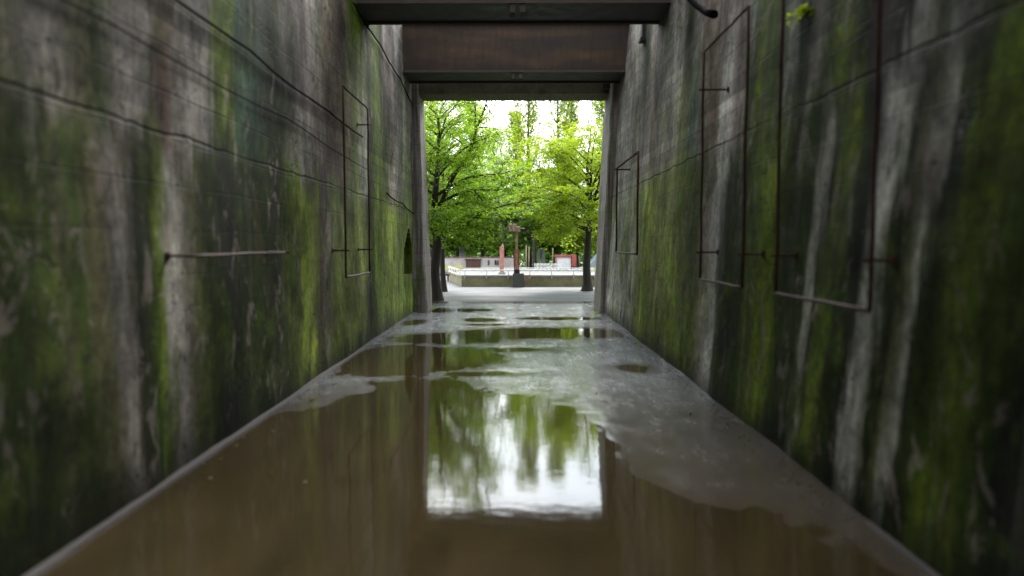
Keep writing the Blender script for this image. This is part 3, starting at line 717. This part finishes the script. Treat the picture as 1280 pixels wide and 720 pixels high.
def ground_mat():
    m = NT('plaza_paving'); p, (X, Y, Z) = m.coords()
    n1 = m.noise(m.scaled(p, (.35, .8, 1)), 1, 6, .6); n2 = m.noise(p, 9, 5, .7)
    c = m.ramp(n1, [(.3, (.105, .107, .112)), (.5, (.15, .152, .156)), (.7, (.21, .208, .205))])
    c = m.mix(.4, c, m.ramp(n2, [(.3, .6), (.7, 1.15)]), 'MULTIPLY')
    far = m.mr(Y, 55, 66)
    c = m.mix(1.0, c, (.50, .52, .555, 1), 'MULTIPLY')
    c = m.mix(far, c, (.07, .10, .025, 1))
    m.bsdf(c, m.mr(n1, .35, .65, .5, .8), m.bump(n2, .3, .01), .3)
    return m.m
g = MB(); g.add([(-600, -300, -.02), (600, -300, -.02), (600, 900, -.02), (-600, 900, -.02)], [(0, 1, 2, 3)])
tag(g.build('ground', ground_mat()), kind='structure')

# ------------------------------------------------------------------ plaza furniture
MAT_YWALL = plain('yellow_grey_wall', (.33, .29, .165), .85, .3, 2.0, bump=.3, col2=(.19, .165, .10))
MAT_PALEWALL = plain('pale_pink_render', (.56, .50, .47), .85, .25, 1.2, bump=.2, col2=(.36, .32, .30))
MAT_CAP = plain('brown_coping', (.20, .12, .09), .8, .3, 3)
MAT_WHITE = plain('white_paint', (.72, .72, .72), .5, .12, 4)
MAT_RED = plain('faded_red_paint', (.36, .085, .065), .6, .3, 3)
MAT_PINK = plain('flaking_red_pink_paint', (.52, .26, .23), .7, .35, 5, col2=(.33, .10, .08))
MAT_PALEPINK = plain('pale_rust_paint', (.50, .36, .31), .7, .35, 6, col2=(.27, .14, .09))
MAT_BROWN = plain('brown_boards', (.12, .055, .040), .8, .35, 3, stretch=(8, 1, 1))
MAT_BLOCK = plain('dark_grey_block', (.12, .115, .117), .85, .3, 3)
MAT_PLAT = plain('platform_paving', (.20, .19, .18), .85, .3, 2)
MAT_GREY = plain('grey_render', (.38, .37, .37), .85, .2, 1.5)
MAT_GLASS = plain('dark_glass', (.02, .025, .03), .08, .1, 2, bump=0)
MAT_VAN = plain('grey_blue_car_paint', (.20, .25, .29), .3, .08, 2, bump=0, spec=.6)
MAT_RUBBER = plain('tyre_rubber', (.018, .018, .018), .8, .1, 5)
MAT_YEL = plain('yellow_paint', (.62, .58, .12), .6, .15, 3)

c0 = B(577, 357.5); YB = c0.y; wall_h = P(600, 344.5, YB).z
xl = c0.x; c1 = P(562, 349, YB + 5.5); xr = 12.0
t = empty('basin_wall', (xl, YB, 0), label='low yellow grey concrete wall round the raised basin', cat='low wall')
MB((xl, YB, 0)).box(xl, xr, YB, YB + .25, -.05, wall_h - .06).build('front_panel', MAT_YWALL, t)
sidev = [(xl, YB + .252, -.05), (xl + .25, YB + .252, -.05), (c1.x + .25, c1.y, -.05), (c1.x, c1.y, -.05)]
MB((xl, YB, 0)).add(sidev + [(x, y, wall_h - .06) for x, y, _ in sidev], [(0, 1, 5, 4), (1, 2, 6, 5), (2, 3, 7, 6), (3, 0, 4, 7), (4, 5, 6, 7)]).build('side_panel', MAT_YWALL, t)
MB((xl, YB, 0)).box(xl - .03, xr, YB - .04, YB + .30, wall_h - .058, wall_h).build('coping', MAT_GREY, t, bevel=.01)
# raised platform behind
pl = MB((0, 45, 0)); pl.add([(xl + .3, YB + .31, wall_h - .12), (xr, YB + .31, wall_h - .12), (xr, 54, wall_h - .12), (c1.x + .3, 54, wall_h - .12), (c1.x + .3, c1.y, wall_h - .12)], [(0, 1, 2, 3, 4)])
tag(pl.build('raised_pavement', MAT_PLAT), kind='structure')

def railing(a, b, z0, z1, n, label, mid=True, r=.022, drop=.16):
    a, b = Vector(a), Vector(b); org = (a + b) / 2; org.z = z0
    t = empty('railing', org, label=label, cat='railing', group='white pipe railings round the basin')
    def at(f, z): q = a.lerp(b, f); return (q.x, q.y, z)
    MB(org).tube([at(0, z1), at(1, z1)], r, 8).build('top_rail', MAT_WHITE, t, True)
    if mid: MB(org).tube([at(0, z0 + .05), at(1, z0 + .05)], r * .8, 8).build('lower_rail', MAT_WHITE, t, True)
    for i in range(n):
        MB(org).tube([at((i + .2) / (n - .6), z0 - drop), at((i + .2) / (n - .6), z1)], r * .9, 6).build('post', MAT_WHITE, t, True)
zt = P(600, 338, YB).z
railing((xl - .05, YB - .07, 0), (xr, YB - .07, 0), wall_h - .02, zt, 13, 'white pipe railing along the front of the basin wall', r=.034)
railing((xl - .06, YB, 0), (c1.x - .05, c1.y, 0), wall_h - .02, zt, 5, 'short white pipe railing running back along the side of the basin', r=.034)
ya_ = 46.0
railing((P(600, 330, ya_).x, ya_, 0), (P(742, 330, ya_).x, ya_, 0), wall_h + .02, P(600, 335, ya_).z, 11, 'white pipe railing crossing the platform behind the red post', r=.02, drop=.14)

# pedestal, notice, crane column, red post
g = P(648, 349, YB - .25); pz = P(648, 341.5, YB - .25).z
def wid(px, D): return px * D / 853
xa_, xb_ = P(641, 350, YB - .4).x, P(655, 350, YB - .4).x
pd = MB((g.x, YB - .6, 0)); pd.box(xa_, xb_, YB - .62, YB - .11, -.03, pz)
tag(pd.build('stone_block', MAT_BLOCK, bevel=.02), 'dark grey block standing in front of the basin wall under the crane column', 'block')
nb = MB(P(659, 348, YB - .15)); nb.box(P(655.8, 0, YB - .2).x, P(662.5, 0, YB - .2).x, YB - .16, YB - .12, P(0, 351.5, YB - .2).z, P(0, 344, YB - .2).z)
tag(nb.build('notice_board', MAT_PALEPINK), 'small pale pinkish board on the basin wall right of the dark block', 'board')
cx = P(646, 340, YB + .4).x; cy = YB - .36
cr = empty('crane_column', (cx, cy, pz), label='rusty red and pale crane column with winch head above the basin', cat='crane'); og = (cx, cy, pz)
zmid = P(0, 313, cy).z; ztop = P(0, 290, cy).z; zhead = P(0, 280, cy).z
m_ = MB(og); m_.box(cx - .16, cx + .16, cy - .14, cy + .14, pz, pz + .22); m_.build('foot', MAT_DARKSTEEL, cr, bevel=.02)
m_ = MB(og)
for sx in (-.13, .10): m_.box(cx + sx - .035, cx + sx + .035, cy - .05, cy + .05, pz + .22, zmid)
m_.build('lower_frame', MAT_RED, cr)
m_ = MB(og); m_.box(cx - .085, cx + .055, cy - .03, cy + .03, pz + .222, zmid + .05); m_.build('panel', MAT_PINK, cr)
m_ = MB(og); m_.box(cx - .07, cx + .06, cy - .06, cy + .06, zmid + .052, ztop)
for k in range(6): m_.box(cx - .10, cx + .09, cy - .08, cy + .08, zmid + .06 + k * .17, zmid + .09 + k * .17)
m_.build('mast', MAT_PALEPINK, cr)
m_ = MB(og); m_.box(cx - .46, cx - .02, cy - .16, cy + .16, ztop + .02, zhead).box(cx - .02, cx + .20, cy - .12, cy + .12, ztop + .002, zhead - .15)
m_.build('winch_head', MAT_PALEPINK, cr, bevel=.03)
m_ = MB(og); m_.tube([(cx + .18, cy, ztop + .12), (cx + .44, cy, ztop + .12)], .10, 12).build('winch_drum', MAT_DARKSTEEL, cr, True)
m_ = MB(og); m_.tube([(cx - .44, cy - .02, ztop + .3), (cx - .62, cy, ztop + .05)], .03, 6).build('arm', MAT_DARKSTEEL, cr, True)
rp_ = P(627.5, 338, 42.5); rt = P(627.5, 308, 42.5).z
t = empty('red_post', (rp_.x, 42.5, wall_h - .12), label='faded pink red steel post standing alone left of the crane column', cat='post'); og = (rp_.x, 42.5, wall_h - .12)
MB(og).box(rp_.x - .14, rp_.x + .12, 42.4, 42.6, wall_h - .12, rt).build('shaft', MAT_PINK, t, bevel=.015)
MB(og).add([(rp_.x - .06, 42.42, rt + .002), (rp_.x + .10, 42.42, rt + .002), (rp_.x + .10, 42.58, rt + .002), (rp_.x - .06, 42.58, rt + .002), (rp_.x + .06, 42.5, rt + .22)], [(0, 1, 4), (1, 2, 4), (2, 3, 4), (3, 0, 4)]).build('tip', MAT_PALEPINK, t)
MB(og).box(rp_.x - .22, rp_.x + .22, 42.3, 42.7, wall_h - .12, wall_h + .02).build('base_plate', MAT_GREY, t)

# pale back wall with hatch
YW = 58.0; zw = P(0, 321, YW).z
xw0, xw1 = P(470, 0, YW).x, P(642, 0, YW).x
t = empty('garden_wall', ((xw0 + xw1) / 2, YW, 0), label='long pale pinkish wall with brown coping behind the platform', cat='wall'); og = ((xw0 + xw1) / 2, YW, 0)
MB(og).box(xw0, xw1, YW, YW + .3, -.05, zw - .09).build('wall_face', MAT_PALEWALL, t)
MB(og).box(xw0 - .03, xw1 + .03, YW - .05, YW + .35, zw - .088, zw).build('coping', MAT_CAP, t)
MB(og).box(P(581, 0, YW).x, P(600, 0, YW).x, YW - .10, YW - .003, P(0, 339, YW).z, P(0, 325, YW).z).build('hatch', MAT_BROWN, t)
MB(og).box(P(579.8, 0, YW).x, P(601, 0, YW).x, YW - .14, YW - .003, P(0, 324.9, YW).z, P(0, 323.6, YW).z).build('hatch_frame', MAT_DARKSTEEL, t)
for px, w_ in ((610, .10), (619, .16), (622, .08)):
    x = P(px, 0, YW).x; MB(og).box(x - w_ / 2, x + w_ / 2, YW - .08, YW - .003, P(0, 331, YW).z, P(0, 325, YW).z).build('wall_lamp', MAT_DARKSTEEL, t)
yb_ = 53.0
t = MB((P(565, 0, yb_).x, yb_, 0)); t.box(P(480, 0, yb_).x, P(576, 0, yb_).x, yb_, yb_ + .06, P(0, 336, yb_).z, P(0, 332.5, yb_).z)
for px in (500, 520, 540, 558, 574):
    x = P(px, 0, yb_).x; t.box(x - .03, x + .03, yb_ + .062, yb_ + .12, -.03, P(0, 332, yb_).z)
tag(t.build('barrier', MAT_YEL), 'yellow barrier board in front of the pale wall at the left', 'barrier')
t = MB((P(575, 0, 64).x, 64, 0)); t.box(P(570, 0, 64).x, P(580, 0, 64).x, 64, 64.8, -.03, P(0, 308, 64).z)
tag(t.build('gate_pillar', MAT_GREY, bevel=.03), 'grey pillar behind the pale wall above the brown hatch', 'pillar')
t = MB((P(677, 0, 62).x, 62, 0)); 
for a_, b_2, top in ((673, 676.5, 309), (678, 682.5, 311)): t.box(P(a_, 0, 62).x, P(b_2, 0, 62).x, 62, 62.6, -.03, P(0, top, 62).z)
t.box(P(673, 0, 62).x, P(682.5, 0, 62).x, 62.1, 62.5, P(0, 316, 62).z, P(0, 313, 62).z)
tag(t.build('twin_pillar', MAT_GREY, bevel=.02), 'pale grey twin pillar behind the white panelled fence', 'pillar')
t = MB((P(668, 0, 52).x, 52, 0)); t.box(P(666.5, 0, 52).x, P(669.2, 0, 52).x, 52, 52.2, wall_h - .13, P(0, 291, 52).z)
tag(t.build('dark_mast', MAT_DARKSTEEL), 'slender black mast beside the white panelled fence', 'mast')
for i, px in enumerate((658, 661.5, 692)):
    x = P(px, 0, 55).x; t = MB((x, 55, 0)).tube([(x, 55, -.02), (x + .02, 55, P(0, 306 + i * 2, 55).z)], .05, 7)
    tag(t.build('pale_pole', MAT_YWALL, None, True), ['thin pale pole just right of the crane column', 'second thin pale pole right of the crane column', 'thin pale pole in front of the red framed kiosk'][i], 'pole', 'thin poles on the plaza')
# white panelled fence with crossed bars
YF = 49.0; t = empty('white_fence', (P(685, 0, YF).x, YF, wall_h - .12), label='white criss cross fence on the platform left of the red kiosk', cat='fence'); og = (P(685, 0, YF).x, YF, wall_h - .12)
z0_, z1_ = wall_h - .12, P(0, 329.5, YF).z; xs = [P(669 + i * 4.4, 0, YF).x for i in range(9)]
MB(og).box(xs[0], xs[-1], YF, YF + .05, z1_ - .05, z1_).build('top_rail', MAT_WHITE, t)
MB(og).box(xs[0], xs[-1], YF, YF + .05, z0_ + .12, z0_ + .17).build('lower_rail', MAT_WHITE, t)
for i, x in enumerate(xs):
    MB(og).box(x - .022, x + .022, YF - .052, YF - .002, z0_, z1_ + .03).build('post', MAT_WHITE, t)
    if i < 8:
        q = MB(og); q.tube([(x, YF - .03, z0_ + .15), (xs[i + 1], YF - .03, z1_ - .03)], .02, 5); q.tube([(x, YF - .08, z1_ - .03), (xs[i + 1], YF - .08, z0_ + .15)], .02, 5); q.build('cross_bar', MAT_WHITE, t)
# red framed kiosk
YK = 52.0; K0, K1, K2 = P(696.5, 0, YK).x, P(716.5, 0, YK).x, P(722.5, 0, YK).x; zk = P(0, 319, YK).z
t = empty('kiosk', ((K0 + K2) / 2, YK + 1, wall_h - .12), label='red framed kiosk with white panel beside the right trunk', cat='kiosk'); og = ((K0 + K2) / 2, YK + 1, wall_h - .12)
MB(og).box(K0 - .05, K1, YK, YK + 2.2, zk - .16, zk).build('roof_band', MAT_RED, t, bevel=.01)
MB(og).box(K0 + .05, K1 - .05, YK + .1, YK + 2.1, wall_h - .12, zk - .162).build('panel', MAT_WHITE, t)
MB(og).box(K1 + .003, K2, YK - .05, YK + 2.2, P(0, 333, YK).z, zk + .03).build('red_side', MAT_RED, t, bevel=.01)
MB(og).box(K1 + .08, K2 - .05, YK, YK + 2.1, wall_h - .12, P(0, 333.2, YK).z).build('leg', MAT_DARKSTEEL, t)
MB(og).box(K0 - .05, K0 + .04, YK - .02, YK + .095, wall_h - .12, zk - .163).build('corner_post', MAT_RED, t)

# parked van at the right
YV = 48.0; vx0 = P(739, 0, YV).x; vz = P(0, 315.5, YV).z; L = 4.6
t = empty('parked_van', (vx0 + L / 2, YV + .8, 0), label='grey blue parked van with dark windows behind the right trunk', cat='van'); og = (vx0 + L / 2, YV + .8, 0)
prof = [(0, .30), (0, .85), (.12, 1.0), (.75, vz - .03), (1.0, vz), (L - .15, vz), (L, vz - .15), (L, .30)]
def prism(mb, prof, x0, y0, y1):
    n = len(prof); mb.add([(x0 + a, y, z) for y in (y0, y1) for a, z in prof], [tuple(range(n)), tuple(range(2 * n - 1, n - 1, -1))] + [(i, i + n, (i + 1) % n + n, (i + 1) % n) for i in range(n)]); return mb
prism(MB(og), prof, vx0, YV, YV + 1.7).build('body', MAT_VAN, t, bevel=.05)
z1w = vz - .22
prism(MB(og), [(.45, 1.12), (.78, z1w), (1.6, z1w), (1.6, 1.12)], vx0, YV - .012, YV - .002).build('window', MAT_GLASS, t)
prism(MB(og), [(1.7, 1.12), (1.7, z1w), (2.9, z1w), (2.9, 1.12)], vx0, YV - .012, YV - .002).build('window', MAT_GLASS, t)
prism(MB(og), [(3.0, 1.12), (3.0, z1w), (4.3, z1w), (4.3, 1.12)], vx0, YV - .012, YV - .002).build('window', MAT_GLASS, t)
for wx in (.85, 3.7):
    for wy in (YV + .05, YV + 1.45):
        wh = MB(og).tube([(vx0 + wx, wy - .1, .33), (vx0 + wx, wy + .12, .33)], .33, 20).build('wheel', MAT_RUBBER, t)
        MB(og).tube([(vx0 + wx, wy - .115, .33), (vx0 + wx, wy - .102, .33)], .19, 14).build('rim', MAT_GREY, t)
MB(og).box(vx0 + .02, vx0 + .6, YV - .03, YV - .003, .55, .70).build('side_marking', MAT_YEL, t)
# bollards / low barrier behind the left trunk
t = MB((-4.2, 44, 0)); 
t.box(P(520, 0, 44).x, P(562, 0, 44).x, 43.9, 44.1, .30, .45)
for px in (524, 540, 558): t.box(P(px, 0, 44).x - .05, P(px, 0, 44).x + .05, 43.92, 44.08, -.03, .298)
tag(t.build('wooden_barrier', MAT_BROWN), 'low dark wooden barrier rail behind the two left trunks', 'barrier')

# ------------------------------------------------------------------ light
SUN_EL, SUN_AZ = 48, 12        # azimuth to the right of straight ahead
w = bpy.data.worlds.new('World'); scn.world = w; w.use_nodes = True; nt = w.node_tree; nt.nodes.clear()
N = nt.nodes.new; Lk = nt.links.new
out = N('ShaderNodeOutputWorld'); bg = N('ShaderNodeBackground'); Lk(bg.outputs[0], out.inputs[0])
sky = N('ShaderNodeTexSky'); sky.sky_type = 'NISHITA'; sky.sun_disc = False; sky.sun_elevation = R(SUN_EL); sky.sun_rotation = R(SUN_AZ)
sky.dust_density = 3.0; sky.air_density = 1.0
tc = N('ShaderNodeTexCoord')
sep = N('ShaderNodeSeparateXYZ'); Lk(tc.outputs['Generated'], sep.inputs[0])
ns = N('ShaderNodeTexNoise'); ns.inputs['Scale'].default_value = 3.2; ns.inputs['Detail'].default_value = 6; ns.inputs['Roughness'].default_value = .55
mp = N('ShaderNodeMapping'); mp.inputs['Scale'].default_value = (1, 1, 2.4); Lk(tc.outputs['Generated'], mp.inputs[0]); Lk(mp.outputs[0], ns.inputs['Vector'])
cr_ = N('ShaderNodeValToRGB'); Lk(ns.outputs[0], cr_.inputs[0])
cr_.color_ramp.elements[0].position = .3; cr_.color_ramp.elements[0].color = (7.0, 7.9, 8.8, 1)
cr_.color_ramp.elements[1].position = .7; cr_.color_ramp.elements[1].color = (12.5, 12.8, 13.0, 1)
# cloud is thinner and brighter towards the hidden sun
dt = N('ShaderNodeVectorMath'); dt.operation = 'DOT_PRODUCT'; Lk(tc.outputs['Generated'], dt.inputs[0])
el, az = R(30), R(SUN_AZ); dt.inputs[1].default_value = (math.sin(az) * math.cos(el), math.cos(az) * math.cos(el), math.sin(el))
mg = N('ShaderNodeMapRange'); mg.interpolation_type = 'SMOOTHSTEP'; Lk(dt.outputs['Value'], mg.inputs[0])
for i, v in enumerate((.45, 1.0, 1.0, 2.3)): mg.inputs[i + 1].default_value = v
mu = N('ShaderNodeVectorMath'); mu.operation = 'SCALE'; Lk(cr_.outputs[0], mu.inputs[0]); Lk(mg.outputs[0], mu.inputs['Scale'])
mx = N('ShaderNodeMix'); mx.data_type = 'RGBA'; mx.inputs[0].default_value = .86; Lk(sky.outputs[0], mx.inputs[6]); Lk(mu.outputs[0], mx.inputs[7])
Lk(mx.outputs[2], bg.inputs[0]); bg.inputs[1].default_value = .12
sd = bpy.data.lights.new('sun', 'SUN'); so = bpy.data.objects.new('sun', sd); COL.objects.link(so)
sd.energy = 3.0; sd.angle = R(25); sd.color = (1, .97, .92)
so.rotation_euler = (R(90 - SUN_EL), 0, R(180 - SUN_AZ)); so.location = (0, 30, 40)

scn.render.engine = 'CYCLES'; cy_ = scn.cycles
cy_.use_denoising = True; cy_.max_bounces = 7; cy_.diffuse_bounces = 4; cy_.glossy_bounces = 3; cy_.transmission_bounces = 3; cy_.transparent_max_bounces = 4
cy_.caustics_reflective = False; cy_.caustics_refractive = False; cy_.sample_clamp_indirect = 6
vs = scn.view_settings; vs.view_transform = 'Standard'; vs.look = 'None'; vs.gamma = 1; vs.exposure = 1.35
